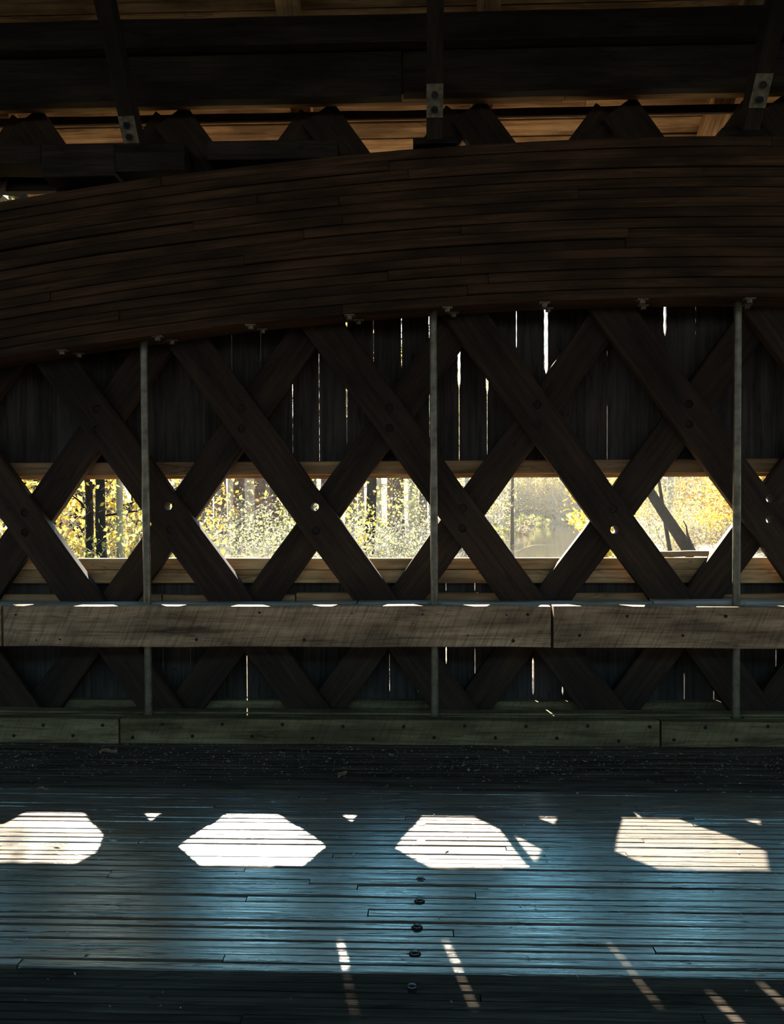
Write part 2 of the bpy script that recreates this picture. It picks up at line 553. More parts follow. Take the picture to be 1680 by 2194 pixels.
def siding(mb, gaps, z0, z1, y0, y1, step=0.04):
    xs = sorted(gaps)
    while xs[0] > DX0: xs.insert(0, xs[0] - 0.197)
    while xs[-1] < DX1: xs.append(xs[-1] + 0.197)
    inner = lambda X: gaps.get(X, [])
    nz = int((z1 - z0) / step) + 1
    for i in range(len(xs) - 1):
        a, b = xs[i], xs[i + 1]
        near = -3.2 < a < 2.7
        n = nz if near else 2
        zs = np.linspace(z0, z1, n)

        def half(X, z):
            for t, bt, wd in inner(X):
                if zy(bt) <= z <= zy(t):
                    return wd / 2 * (1.25 if z < 1.3 else 1.0) * (0.75 + 0.5 * abs(math.sin(z * 37 + X * 9)))
            return -0.003
        base = len(mb.v)
        off = rng.uniform(-50, 50, 3)
        zj = rng.uniform(-0.006, 0.006)
        yo = 0.003 if i % 2 else 0.0
        for z in zs:
            zz = z + (zj if z in (zs[0], zs[-1]) else 0)
            l, r = a + half(a, z), b - half(b, z)
            for (xx, yy) in ((l, y0 + yo), (r, y0 + yo), (r, y1 + yo), (l, y1 + yo)):
                mb.v.append(Vector((xx, yy, zz)))
                mb.g.append((zz + off[0], xx + off[1], yy + off[2]))
        for k in range(n - 1):
            for q in range(4):
                x1_ = base + k * 4 + q
                x2_ = base + k * 4 + (q + 1) % 4
                mb.f.append((x1_, x2_, x2_ + 4, x1_ + 4))
                mb.mi.append(0)
        mb.f.append(tuple(base + q for q in (3, 2, 1, 0)))
        mb.f.append(tuple(base + (n - 1) * 4 + q for q in range(4)))
        mb.mi += [0, 0]


mb = MB()
siding(mb, SL, 1.680, 3.50, 5.565, 5.590)
siding(mb, SLO, -0.35, 1.125, 5.565, 5.590)
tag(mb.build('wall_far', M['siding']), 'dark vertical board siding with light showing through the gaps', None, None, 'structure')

mb = MB()
g2 = {0.0: []}
siding(mb, g2, -0.35, 1.16, -1.33, -1.305)
siding(mb, g2, 1.70, 2.90, -1.33, -1.305)  # gaps left in this unseen wall are sized to let in fill light
tag(mb.build('wall_near', M['siding']), 'dark board siding behind the camera', None, None, 'structure')

# window boards
mb = MB()
mb.bar((DX0, 5.53, 1.7475), (DX1, 5.53, 1.7475), 0.091, 0.055, (0, 0, 1), n=160, jit=0.0012)
tag(mb.build('trim_1', M['header']), 'brown horizontal board along the top of the long window opening', None, None, 'structure')
mb = MB()
mb.bar((DX0, 5.53, 1.0995), (DX1, 5.53, 1.0995), 0.076, 0.055, (0, 0, 1), n=160, jit=0.0012)
tag(mb.build('trim_2', M['girt']), 'golden brown sill board under the long window opening', None, None, 'structure')
mb = MB()
mb.bar((DX0, 5.53, 1.0135), (DX1, 5.53, 1.0135), 0.089, 0.055, (0, 0, 1), n=160, jit=0.0012)
tag(mb.build('trim_3', M['girt']), 'golden brown board below the sill board', None, None, 'structure')
mb = MB()
mb.bar((DX0, 5.558, 1.690), (DX1, 5.558, 1.690), 0.022, 0.010, (0, 0, 1), n=80, jit=0.0006, cham=0.001)  # added strip, its colour stands for outside light on the siding edge
tag(mb.build('trim_4', M['girt']), 'thin strip added in a light colour as the lit bottom edge of the siding', None, None, 'structure')
# loose broken sill piece in the right window
mb = MB()
mb.bar((1.43, 5.525, 1.158), (1.93, 5.525, 1.166), 0.036, 0.05, (0, 0, 1), n=9, jit=0.002)
tag(mb.build('sill_offcut', M['girt']), 'short broken board lying on the window sill below the leaning tree', 'board')

# ------------------------------------------------------------------ lattice
SLP = 1.385
YF0, YF1, YB0, YB1 = 5.338, 5.408, 5.409, 5.476
WF, WB = 0.30, 0.270
sinA = SLP / math.hypot(1, SLP)
ZL0, ZL1 = -0.12, 4.05
front_r = [-3.048, -2.085, -1.100, -0.139, 0.828, 1.796, 2.770, 3.737, 4.70, 5.67]
back_l = [-6.02, -5.05, -4.08, -3.12, -2.157, -1.185, -0.235, 0.742, 1.712, 2.685]
hole_rows = []
rows = []
for i, fr in enumerate(front_r):
    fc = fr - WF / 2
    for j, bl in enumerate(back_l):
        bc = bl + WB / 2
        # front: X = fc-(z-.87)/S ; back: X = bc+(z-.87)/S
        z = 0.87 + (fc - bc) * SLP / 2
        X = (fc + bc) / 2
        if 1.2 < z < 2.3 and -3 < X < 2.9:
            rows.append((i, j, X, z))
OPEN = [(-1.657, 1.495), (-0.685, 1.488), (1.267, 1.332), (2.26, 1.531), (2.26, 1.396)]


def is_open(x, z): return any(math.hypot(x - a, z - b) < 0.05 for a, b in OPEN)


def holes_for(kind, idx):
    out = []
    for (i, j, X, z) in rows:
        if (kind == 'f' and i == idx) or (kind == 'b' and j == idx):
            for dz in (-0.066, 0.066):
                xx, zz = X - 0.006, z + dz
                best = [o for o in OPEN if math.hypot(xx - o[0], zz - o[1]) < 0.09]
                if best: xx, zz = best[0]
                out.append((xx, zz))
    return out


def drill(ob, holes, y0, y1, r=0.027):
    if not holes: return
    cut = MB()
    for (x, z) in holes:
        cut.tube([(x, y0 - 0.05, z), (x, y1 + 0.05, z)], [r, r], sides=20)
    c = cut.build('cutter', M['dark'], origin=(0, 0, 0))
    md = ob.modifiers.new('holes', 'BOOLEAN')
    md.operation = 'DIFFERENCE'
    md.object = c
    md.solver = 'EXACT'
    bpy.context.view_layer.update()
    dg = bpy.context.evaluated_depsgraph_get()
    me = bpy.data.meshes.new_from_object(ob.evaluated_get(dg))
    ob.modifiers.clear()
    ob.data = me
    if 'gc' in me.attributes: me.attributes.remove(me.attributes['gc'])
    co = np.empty(len(me.vertices) * 3, dtype=np.float32)
    me.vertices.foreach_get('co', co)
    co = co.reshape(-1, 3)
    ax_ = np.array([1, 0, -SLP if y0 < YB0 else SLP])
    ax_ = ax_ / np.linalg.norm(ax_)
    sd_ = np.array([-ax_[2], 0, ax_[0]])
    gc = np.stack([co @ ax_, co @ sd_, co[:, 1]], 1) + rng.uniform(-60, 60, 3)
    at_ = me.attributes.new('gc', 'FLOAT_VECTOR', 'POINT')
    at_.data.foreach_set('vector', gc.astype(np.float32).ravel())
    cm = c.data
    bpy.data.objects.remove(c)
    bpy.data.meshes.remove(cm)


ORD = ['leftmost', 'second from the left', 'third from the left', 'fourth from the left', 'fifth from the left', 'sixth from the left',
       'seventh from the left', 'eighth from the left', 'ninth from the left', 'tenth from the left', 'eleventh from the left', 'twelfth from the left']
vis_f = 0
f_lab = {0: 'only its foot below the rail, far left', 1: 'foot left of the left rod',
         2: 'top hidden behind the left rod', 3: 'foot just left of the middle rod',
         4: 'crossing behind the middle rod', 5: 'split near its foot, right of the middle rod',
         6: 'passing behind the right rod', 7: 'at the right edge above the arch', 8: 'only above the arch, right', 9: 'outermost right, above the arch'}
for i, fr in enumerate(front_r):
    fc = fr - WF / 2
    x0 = fc - (ZL0 - 0.87) / SLP
    x1 = fc - (ZL1 - 0.87) / SLP
    ym = (YF0 + YF1) / 2
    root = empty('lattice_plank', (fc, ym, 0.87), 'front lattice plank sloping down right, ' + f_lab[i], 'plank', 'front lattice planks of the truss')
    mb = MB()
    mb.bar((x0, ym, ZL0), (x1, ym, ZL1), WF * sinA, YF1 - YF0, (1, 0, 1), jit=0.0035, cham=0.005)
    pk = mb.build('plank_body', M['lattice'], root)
    hs = holes_for('f', i)
    if hs:
        drill_h = [(a, b) for a, b in hs]
        drill(pk, drill_h, YF0, YF1)
        for (a, b) in hs:
            if not is_open(a, b):
                pg = MB()
                pg.tube([(a, YF0 + 0.008, b), (a, YF1 + 0.03, b)], [0.0245, 0.0245], sides=18)
                pg.build('peg', M['dark'], root)
b_lab = {0: 'only above the arch, far left', 1: 'above the arch left of the left brace', 2: 'at the left edge above the arch', 3: 'foot at the left edge of the photo',
         4: 'foot just left of the left rod', 5: 'foot between the left and middle rods', 6: 'foot just left of the middle rod',
         7: 'foot behind the rail joint, sunlit upper edge', 8: 'behind the right rod, broad sunlit edge', 9: 'at the far right edge'}
for j, bl in enumerate(back_l):
    bc = bl + WB / 2
    x0 = bc + (ZL0 - 0.87) / SLP
    x1 = bc + (ZL1 - 0.87) / SLP
    ym = (YB0 + YB1) / 2
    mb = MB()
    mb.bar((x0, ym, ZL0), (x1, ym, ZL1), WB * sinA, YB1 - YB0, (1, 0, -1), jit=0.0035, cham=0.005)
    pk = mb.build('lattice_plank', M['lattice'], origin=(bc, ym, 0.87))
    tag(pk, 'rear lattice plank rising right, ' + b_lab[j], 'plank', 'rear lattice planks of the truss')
    hs = holes_for('b', j)
    drill(pk, [h for h in hs if is_open(*h)], YB0, YB1)


# ------------------------------------------------------------------ chords
def timber(name, x0, x1, y0, y1, z0, z1, mat, label, cat='timber', group=None, jit=0.002, nails=None, root=None):
    mb = MB()
    mb.bar((x0, (y0 + y1) / 2, (z0 + z1) / 2), (x1, (y0 + y1) / 2, (z0 + z1) / 2), z1 - z0, y1 - y0, (0, 0, 1), n=max(3, int((x1 - x0) / 0.1)), jit=jit,
           cham=0.005)
    if nails:
        e = empty(name, ((x0 + x1) / 2, (y0 + y1) / 2, z0), label, cat, group)
        mb.build('timber_body', mat, e)
        for (nx, nz, nr) in nails:
            q = MB()
            q.tube([(nx, y0 - 0.004, nz), (nx, y0 + 0.03, nz)], [nr, nr], sides=12)
            q.build('bolt_head', M['nail'], e)
        return e
    return tag(mb.build(name, mat), label, cat, group)


RODX = [-1.760, 0.093, 1.996]
# rail: front timbers
FY0, FY1 = 5.07, 5.162


def nl(xs, zs, r): return [(x, zs[k % len(zs)] + rng.uniform(-.008, .008), r) for k, x in enumerate(xs)]


timber('rail_timber', -6.4, -2.648, FY0, FY1, .614, .870, M['rail'], 'rail timber, the short end showing at the left edge of the photo', group='front timbers of the rail')
timber('rail_timber', -2.632, 0.812, FY0, FY1, .614, .870, M['rail'], 'long saw-marked rail timber left of the rail joint', group='front timbers of the rail',
       nails=[(-2.55, .815, .006), (-2.27, .66, .006), (-2.42, .655, .005), (-1.40, .66, .010), (-1.0, .83, .008), (-.72, .66, .010), (-.42, .825, .005), (-.14, .69, .005),
              (.02, .82, .006), (.30, .69, .005), (.54, .816, .006), (.67, .82, .010), (.58, .656, .011)])
timber('rail_timber', 0.830, 6.4, FY0, FY1, .612, .868, M['rail'], 'rail timber with knots and a long crack right of the rail joint', group='front timbers of the rail',
       nails=[(.99, .69, .010), (1.28, .81, .009), (1.62, .69, .009), (1.88, .81, .011)])
# rail: inner laminations, notched at the rods
edges = [-6.4] + [v for r in RODX for v in (r - 0.045, r + 0.045)] + [6.4]
ilab = ['left of the left steel rod', 'between the left and middle steel rods', 'between the middle and right steel rods', 'right of the right steel rod']
for k in range(4):
    timber('rail_filler', edges[2 * k], edges[2 * k + 1], 5.170, 5.222, .625, .866, M['railtop'], 'grey filler plank inside the rail, ' + ilab[k], 'plank', 'filler planks inside the rail')
rear = [(-6.4, -0.405, .868, 'inner rail timber against the lattice, left of its joint'), (-0.395, 1.48, .874, 'inner rail timber against the lattice, right of its joint'),
        (1.49, 6.4, .884, 'inner rail timber against the lattice, raised at the right')]
for a, b, t_, lb in rear:
    timber('inner_rail_timber', a, b, 5.228, 5.333, .62, t_, M['railtop'], lb, group='inner timbers of the rail')
# chord behind the lattice
bk = [(-6.4, -1.75, .892, 'left of the left steel rod'), (-1.74, -.84, .890, 'right of the left steel rod'), (-.83, 1.6, .902, 'around the middle steel rod'), (1.61, 6.4, .896, 'at the right')]
for a, b, t_, lb in bk:
    timber('outer_rail_timber', a, b, 5.478, 5.552, .64, t_, M['header'], 'timber seen behind the lattice just above the rail, ' + lb, group='outer timbers behind the lattice')

# bottom chord / kerb
kn = lambda a, b: [(x, (.122 if k % 2 else .045) + rng.uniform(-.01, .01), .011) for k, x in enumerate(np.arange(a, b, .19) + rng.uniform(-.04, .04))]
timber('kerb_timber', -6.4, -1.902, FY0, FY1, 0.0, .158, M['curb'], 'low kerb timber left of the kerb joint near the left rod', group='front timbers of the kerb', nails=kn(-2.55, -1.95))
timber('kerb_timber', -1.890, 1.480, FY0, FY1, 0.0, .158, M['curb'], 'long middle kerb timber with rows of bolt heads', group='front timbers of the kerb', nails=kn(-1.82, 1.45))
timber('kerb_timber', 1.493, 6.4, FY0, FY1, 0.0, .156, M['curb'], 'low kerb timber right of the right kerb joint', group='front timbers of the kerb', nails=kn(1.56, 2.6))
for k in range(4):
    timber('kerb_filler', edges[2 * k], edges[2 * k + 1], 5.170, 5.222, 0.0, .155, M['curb'], 'filler plank inside the kerb, ' + ilab[k], 'plank', 'filler planks inside the kerb')
timber('inner_kerb_timber', -6.4, 6.4, 5.228, 5.333, 0.0, .160, M['curb'], 'long inner kerb timber at the feet of the lattice planks')
timber('outer_kerb_timber', -6.4, 6.4, 5.478, 5.552, 0.0, .175, M['curb'], 'timber behind the feet of the lattice planks')

# ------------------------------------------------------------------ tie rods
for k, (x, zt, lb) in enumerate(zip(RODX, (2.60, 2.76, 2.80), ('left', 'middle', 'right'))):
    e = empty('tie_rod', (x, 5.196, 0.02), '%s vertical steel tie rod running from the arch through the rail' % lb, 'rod', None)
    lean = (-.012, -.004, .004)[k]
    mb = MB()
    zz = np.linspace(0.02, zt, 24)
    mb.tube([(x + lean * (1 - z / zt) * -1, 5.196, z) for z in zz], [0.0245] * 24, sides=20)
    mb.build('rod_shaft', M['rod'], e, smooth=True)
    mb = MB()
    mb.tube([(x, 5.196, zt - 0.03), (x, 5.196, zt + .02)], [0.036, 0.036], sides=6)
    mb.build('nut', M['rod'], e)

# ------------------------------------------------------------------ laminated arch
AK, APX = 0.0187, 1.60


def arch_z(x, lvl): return 2.766 + lvl - AK * (x - APX) ** 2


arch = empty('laminated_arch', (1.6, 5.2, 2.766), 'huge dark laminated timber arch spanning the truss in front of the lattice', 'arch')
NL, TH = 16, 0.976
for k in range(NL):
    mb = MB()
    x = -6.2 + rng.uniform(-1.5, 0)
    while x < 6.2:
        x2 = min(6.3, x + rng.uniform(2.2, 4.2))
        fy = 5.07 + rng.uniform(-.010, .011)
        n = max(4, int((x2 - x) / 0.15))
        xs_ = np.linspace(x, x2 - .003, n)
        lo = k * TH / NL + .0008
        hi = (k + 1) * TH / NL - rng.uniform(.0012, .003)
        base = len(mb.v)
        off = rng.uniform(-50, 50, 3)
        jz = smooth_noise(n, .0012)
        jy = smooth_noise(n, .002)
        for i, xx in enumerate(xs_):
            cs = [(fy + .004, lo), (fy, lo + .005), (fy, hi - .005), (fy + .005, hi), (5.335, hi), (5.335, lo)]
            for (yy, l) in cs:
                mb.v.append(Vector((xx, yy + (jy[i] if yy < 5.2 else 0), arch_z(xx, l) + jz[i])))
                mb.g.append((xx + off[0], l + off[1], yy + off[2]))
        for i in range(n - 1):
            for q in range(6):
                a = base + i * 6 + q
                b = base + i * 6 + (q + 1) % 6
                mb.f.append((a, a + 6, b + 6, b))
                mb.mi.append(0)
        mb.f.append(tuple(base + q for q in range(6)))
        mb.f.append(tuple(base + (n - 1) * 6 + q for q in range(5, -1, -1)))
        mb.mi += [0, 0]
        x = x2
    mb.build('lamination', M['arch'], arch)
plate0 = None
for (px, two) in ((-2.25, 1), (-1.64, 1), (-1.05, 1), (-.43, 1), (.18, 1), (.78, 1), (1.38, 1), (2.03, 1)):
    for yy, dx in ((5.105, 0.0), (5.255, 0.045)):
        z = arch_z(px + dx, 0)
        mb = MB()
        mb.bar((px + dx - .032, yy, z - .005), (px + dx + .032, yy, z - .005 + .0), .05, .008, (0, 1, 0), n=2, jit=0)
        pl = mb.build('washer_plate', M['plate'], arch)
        mb = MB()
        mb.tube([(px + dx, yy, z - .009), (px + dx, yy, z - .030)], [.017, .017], sides=6)
        nut = mb.build('nut', M['plate'], arch)
        nut.parent = pl

# ------------------------------------------------------------------ upper chord pieces above the arch
pcs = [(-6.3, -2.372, 3.66, 3.773, 'block at the far left above the arch'), (-2.368, -1.902, 3.57, 3.776, 'block just left of the left knee brace'),
       (-1.898, -1.46, 3.60, 3.772, 'block behind the left knee brace foot'), (-1.31, -0.50, 3.66, 3.775, 'long block between the left and middle knee braces'),
       (-0.03, 0.24, 3.735, 3.772, 'small block under the middle knee brace'), (1.86, 2.12, 3.745, 3.80, 'small block under the right knee brace')]
for a, b, z0, z1, lb in pcs:
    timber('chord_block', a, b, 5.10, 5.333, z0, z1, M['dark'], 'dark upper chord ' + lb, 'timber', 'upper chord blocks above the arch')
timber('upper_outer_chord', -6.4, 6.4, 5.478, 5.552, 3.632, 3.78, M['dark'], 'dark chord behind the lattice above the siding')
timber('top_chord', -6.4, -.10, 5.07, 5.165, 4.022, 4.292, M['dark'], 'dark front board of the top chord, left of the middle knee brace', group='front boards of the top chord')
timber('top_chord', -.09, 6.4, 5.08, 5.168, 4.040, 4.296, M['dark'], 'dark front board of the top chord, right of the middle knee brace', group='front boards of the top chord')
timber('inner_top_chord', -6.4, .93, 5.172, 5.333, 4.080, 4.29, M['header'], 'inner top chord timber, light on its underside put into a lighter colour, left length', group='inner timbers of the top chord')  # underside light painted by lighter wood; shaded front boards use dark wood
timber('inner_top_chord', .94, 6.4, 5.172, 5.333, 4.090, 4.29, M['header'], 'inner top chord timber, light on its underside put into a lighter colour, right length', group='inner timbers of the top chord')
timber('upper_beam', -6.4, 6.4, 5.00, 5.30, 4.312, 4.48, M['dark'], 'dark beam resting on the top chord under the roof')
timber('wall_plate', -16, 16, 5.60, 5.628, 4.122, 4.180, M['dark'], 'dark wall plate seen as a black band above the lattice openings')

# ------------------------------------------------------------------ knee braces
for k, (x, z0, z1, y1, lb) in enumerate(((-1.745, 3.74, 4.62, 4.42, 'left'), (0.10, 3.74, 4.62, 4.42, 'middle'), (1.985, 3.76, 4.64, 4.42, 'right'))):
    e = empty('knee_brace', (x, 5.03, z0), '%s knee brace rising toward the roof, steel plate at its foot' % lb, 'brace', None)
    mb = MB()
    xt = x + (-.02, 0, .02)[k]
    A, B = Vector((x, 5.02, z0)), Vector((xt, y1, z1))
    mb.bar(A, B, .095, .12, (1, 0, 0), n=10, jit=.0015)
    mb.build('brace_timber', M['dark'], e)
    ax = (B - A).normalized()
    nrm = ax.cross(Vector((1, 0, 0)))
    if nrm.y > 0: nrm = -nrm
    P0, P1 = A + ax * .12 + nrm * .064, A + ax * .30 + nrm * .064
    if k == 0: P0, P1 = A + ax * .01 + nrm * .064, A + ax * .16 + nrm * .064
    mb = MB()
    mb.bar(P0, P1, .098, .007, (1, 0, 0), n=3, jit=0)
    pl = mb.build('steel_plate', M['plate'], e)
    for s in (.25, .68):
        c = P0.lerp(P1, s) + nrm * .004
        mb = MB()
        mb.tube([c, c + nrm * .022], [.021, .021], sides=6)
        b_ = mb.build('bolt', M['iron'], e)
        b_.parent = pl

# ------------------------------------------------------------------ roof: boards and rafters
def roof_z(y): return 3.96 + .62 * (6.27 - y) if y > 2.13 else 3.96 + .62 * (y + 2.01)


mb = MB()
ax = Vector((0, -1, .62)).normalized()
y = 6.27
k = 0
while y > 2.15:
    w = (.125, .105, .12, .13)[k % 4] if k < 4 else rng.uniform(.12, .2)
    y2 = y - w * ax.y * -1
    ym = (y + y2) / 2
    x = DX0
    while x < DX1:
        x2 = min(DX1, x + (rng.uniform(2, 4.5) if k < 8 else 32))
        mb.bar((x, ym, roof_z(ym) + .012 + rng.uniform(0, .003)), (x2 - .004, ym, roof_z(ym) + .012), w - rng.uniform(.004, .012), .022, ax,
               n=max(2, int((x2 - x) / .5)), jit=.001, mi=(1 if k < 2 else 0))
        x = x2
    y = y2
    k += 1
mb.bar((DX0, 4.2, roof_z(4.2) + .04), (DX1, 4.2, roof_z(4.2) + .04), 5.0, .015, ax, n=2, jit=0, mi=2)
ax2 = Vector((0, 1, .62)).normalized()
mb.bar((DX0, .06, roof_z(.06) + .04), (DX1, .06, roof_z(.06) + .04), 5.0, .03, ax2, n=2, jit=0, mi=2)
tag(mb.build('ceiling', [M['soffit'], M['pale'], M['dark']]), 'underside of the gable roof boards', None, None, 'structure')
for x, lb in ((2.06, 'lit pale with a knot, right of the middle knee brace'), (.44, 'behind the lattice right of the middle knee brace'), (-.80, 'behind the lattice left of the middle knee brace'), (-2.9, 'outside the left edge'), (4.3, 'outside the right edge')):
    mb = MB()
    A = Vector((x, 6.24, roof_z(6.24) - .10))
    B = Vector((x, 2.2, roof_z(2.2) - .10))
    mb.bar(A, B, .14, .13, (1, 0, 0), n=20, jit=.001)
    tag(mb.build('rafter', M['soffit']), 'roof rafter ' + lb, 'rafter', 'rafters under the eave')
timber('purlin', -16, 16, 4.45, 4.60, roof_z(4.5) - .24, roof_z(4.5) - .10, M['dark'], 'dark purlin along the roof slope high in the photo')

# ------------------------------------------------------------------ deck bolts and litter
for k, (x, y_) in enumerate(((.004, 3.848), (.004, 3.664), (.007, 3.473), (.001, 3.281), (-.003, 3.105), (-.012, 2.915), (-.019, 2.743), (-.027, 2.566))):
    e = empty('deck_bolt', (x, y_, 0), 'domed deck bolt, %s in the column before the middle rod' %
              ('farthest', 'second farthest', 'third farthest', 'fourth farthest', 'fourth nearest', 'third nearest', 'second nearest', 'nearest')[k], 'bolt', 'bolts in the deck')
    zt = -.003 if y_ > 2.63 else -.010
    mb = MB()
    mb.tube([(x, y_, zt - .02), (x, y_, zt + .0035), (x, y_, zt + .0045)], [.021, .021, .019], sides=20)
    mb.build('washer', M['nail'] if y_ < 3.4 else M['railtop'], e)  # bolts inside the sun patches take a paler colour for their sunlit look
    mb = MB()
    rr = [.0155, .0155, .013, .008, .001]
    hh = [.0, .004, .0075, .0095, .010] if y_ < 3.4 else [.0, .0005, .001, .0014, .0016]
    mb.tube([(x, y_, zt + .004 + h) for h in hh], rr, sides=16)
    mb.build('bolt_head', M['iron'] if y_ < 3.4 else M['railtop'], e, smooth=True)

n = 1900
X_ = rng.uniform(-3.0, 2.9, n)
Y_ = np.where(rng.random(n) < .86, rng.normal(4.72, .17, n), rng.uniform(2.0, 5.0, n))
Y_ = np.minimum(Y_, 5.04)
P = np.stack([X_, Y_, np.full(n, .004)], 1)
a = rng.uniform(0, 2 * math.pi, n)
s = rng.gamma(1.5, .0022, n) + .0012
V = []
for t_ in range(4):
    th = a + t_ * math.pi / 2
    el = np.where(t_ % 2, .45, 1.5)
    V.append(np.stack([P[:, 0] + np.cos(th) * s * el, P[:, 1] + np.sin(th) * s * el, P[:, 2] + rng.uniform(-.001, .003, n)], 1))
top_ = P + np.array([0, 0, .004])
V = np.stack(V + [top_], 1).reshape(-1, 3)
b0 = np.arange(n)[:, None] * 5
F_ = np.concatenate([b0 + np.array([[i, (i + 1) % 4, 4]]) for i in range(4)], 0)
np_mesh('debris', V, F_, M['grit'], label='scattered grit, chips and needles on the deck along the kerb', cat='debris', kind='stuff')

for (x, y_, sz, ang, lb) in ((-1.89, 4.87, .052, .3, 'dry curled leaf on the deck below the left end of the kerb'), (-.43, 4.49, .05, 1.2, 'dry leaf on the deck near the middle of the photo'),
                             (-2.0, 4.24, .03, .1, 'small dry leaf on the deck at the left, away from the kerb'), (.52, 4.93, .036, 2.0, 'narrow sunlit leaf on the deck right of the middle rod')):
    bm = bmesh.new()
    nx, ny = 9, 5
    g = []
    for i in range(nx):
        u = i / (nx - 1)
        row = []
        for j in range(ny):
            v = (j / (ny - 1) - .5) * 2
            w = math.sin(math.pi * u) ** .7 * .42 * (1 + .25 * math.sin(u * 17))
            px, py = (u - .5) * 2 * sz, v * w * sz
            row.append(bm.verts.new((px, py, .004 + .30 * sz * v * v + .12 * sz * math.sin(u * 6))))
        g.append(row)
    for i in range(nx - 1):
        for j in range(ny - 1):
            bm.faces.new((g[i][j], g[i + 1][j], g[i + 1][j + 1], g[i][j + 1]))
    me = bpy.data.meshes.new('dry_leaf')
    bm.to_mesh(me)
    bm.free()
    me.materials.append(M['dryleaf'])
    o = bpy.data.objects.new('dry_leaf', me)
    COL.objects.link(o)
    o.location = (x, y_, 0.002)
    o.rotation_euler = (0, 0, ang)
    tag(o, lb, 'leaf')


# ------------------------------------------------------------------ outdoors: river, banks
WATER = -3.4


def edgeL(Y): return 0.5 + .055 * Y + 1.0 * math.sin(Y * .08)     # left shoreline X at depth Y
def edgeR(Y): return 4.0 + .165 * Y + 1.0 * math.sin(Y * .06 + 1)


def ground(x, y):
    if y < 7: base = -4.2
    dl = edgeL(y) - x
    dr = x - edgeR(y)
    far = y - 150
    d = max(dl, dr * 1.5, far)
    h = -4.3 + 3.4 * min(1, max(0, (d + 2.5) / 5.5)) + (max(0, d - 8) * .02)
    h += .25 * math.sin(x * .7) * math.cos(y * .4)
    st = 85 if dl > 6 and y < 150 else 175
    if dl > 6: st = 85 + 90 * min(1, max(0, (x + 10) / 14.0))
    if d > 6: h += 14.0 * min(1, max(0, (y - st) / 110.0)) ** 1.2
    return h


nx, ny = 90, 90
xs_ = np.linspace(-90, 120, nx)
ys_ = 5.8 + (np.linspace(0, 1, ny) ** 1.8) * 300
V = [(x, y, ground(x, y)) for y in ys_ for x in xs_]
F_ = [[j * nx + i, j * nx + i + 1, (j + 1) * nx + i + 1, (j + 1) * nx + i] for j in range(ny - 1) for i in range(nx - 1)]
np_mesh('river_bank', V, F_, M['bank'], label='leaf-strewn river banks', kind='structure')
V = [(-90, -60, -4.4), (120, -60, -4.4), (120, 5.8, -4.4), (-90, 5.8, -4.4)]
np_mesh('river_bed', V, [[0, 1, 2, 3]], M['bank'], label='ground under the bridge', kind='structure')
mt, t, N, L, b = mat_base('river_water')
b.inputs['Base Color'].default_value = (0.030, 0.028, 0.018, 1)
b.inputs['Roughness'].default_value = 0.07
b.inputs['IOR'].default_value = 1.33
tcn = N.new('ShaderNodeTexCoord')
mp = N.new('ShaderNodeMapping')
mp.inputs['Scale'].default_value = (1.2, .5, 1)
nz = N.new('ShaderNodeTexNoise')
nz.inputs['Scale'].default_value = 2.2
nz.inputs['Detail'].default_value = 3
bp = N.new('ShaderNodeBump')
bp.inputs['Strength'].default_value = .08
bp.inputs['Distance'].default_value = .05
L.new(tcn.outputs['Object'], mp.inputs[0])
L.new(mp.outputs[0], nz.inputs['Vector'])
L.new(nz.outputs['Fac'], bp.inputs['Height'])
L.new(bp.outputs[0], b.inputs['Normal'])
np_mesh('river_water', [(-90, -60, WATER), (120, -60, WATER), (120, 230, WATER), (-90, 230, WATER)], [[0, 1, 2, 3]], mt, label='calm river reflecting the autumn trees', kind='structure')


def at(px, Y):                    # X position at depth Y of something seen in column px of the photo
    return Y * ((px - 840) / 1750 - .0332)


def tree(name, X, Y, hgt, rad, bark, leaf, nleaf, lsize, crown, lean=(0, 0), label='', cat='tree', group=None, nb=14, zb=None, flat=0.0, crown_r=None):
    z0 = ground(X, Y) - .1 if zb is None else zb
    e = empty(name, (X, Y, z0), label, cat, group)
    mb = MB()
    nseg = 12
    pts = []
    wx, wy = smooth_noise(nseg, rad * .9, 3), smooth_noise(nseg, rad * .6, 3)
    for i in range(nseg):
        u = i / (nseg - 1)
        pts.append(Vector((X + lean[0] * u * hgt + wx[i] * u, Y + lean[1] * u * hgt + wy[i] * u, z0 + hgt * u)))
    mb.tube(pts, [rad * (1.15 - .9 * i / (nseg - 1)) for i in range(nseg)], sides=9)
    mb.build('trunk', bark, e, smooth=True)
    if nb:
        u = rng.uniform(crown[0] * .8, .97, nb)
        st = np.array([tuple(pts[min(nseg - 1, int(q * (nseg - 1)))]) for q in u])
        th = rng.uniform(0, 2 * math.pi, nb)
        dr = np.stack([np.cos(th), np.sin(th), rng.uniform(.1, .9, nb)], 1)
        V, F_ = strands(st, dr, (crown_r or hgt * .22) * 1.1, rad * .28, seg=6, droop=.2, wig=.16)
        np_mesh('branches', V - np.array([X, Y, z0]), F_, bark, parent=e)
    if nleaf:
        cr_ = crown_r or hgt * .22
        k = max(6, nb * 2)
        u = rng.uniform(crown[0], crown[1], k)
        cen = np.array([tuple(pts[min(nseg - 1, int(q * (nseg - 1)))]) for q in u])
        th = rng.uniform(0, 2 * math.pi, k)
        rr = cr_ * rng.uniform(.2, 1, k)
        cen[:, 0] += np.cos(th) * rr
        cen[:, 1] += np.sin(th) * rr
        idx = rng.integers(0, k, nleaf)
        P = cen[idx] + rng.normal(0, cr_ * .27, (nleaf, 3)) * np.array([1, 1, .6])
        V, F_ = leaves(P, lsize, flat)
        np_mesh('foliage', V - np.array([X, Y, z0]), F_, leaf, parent=e)
    return e


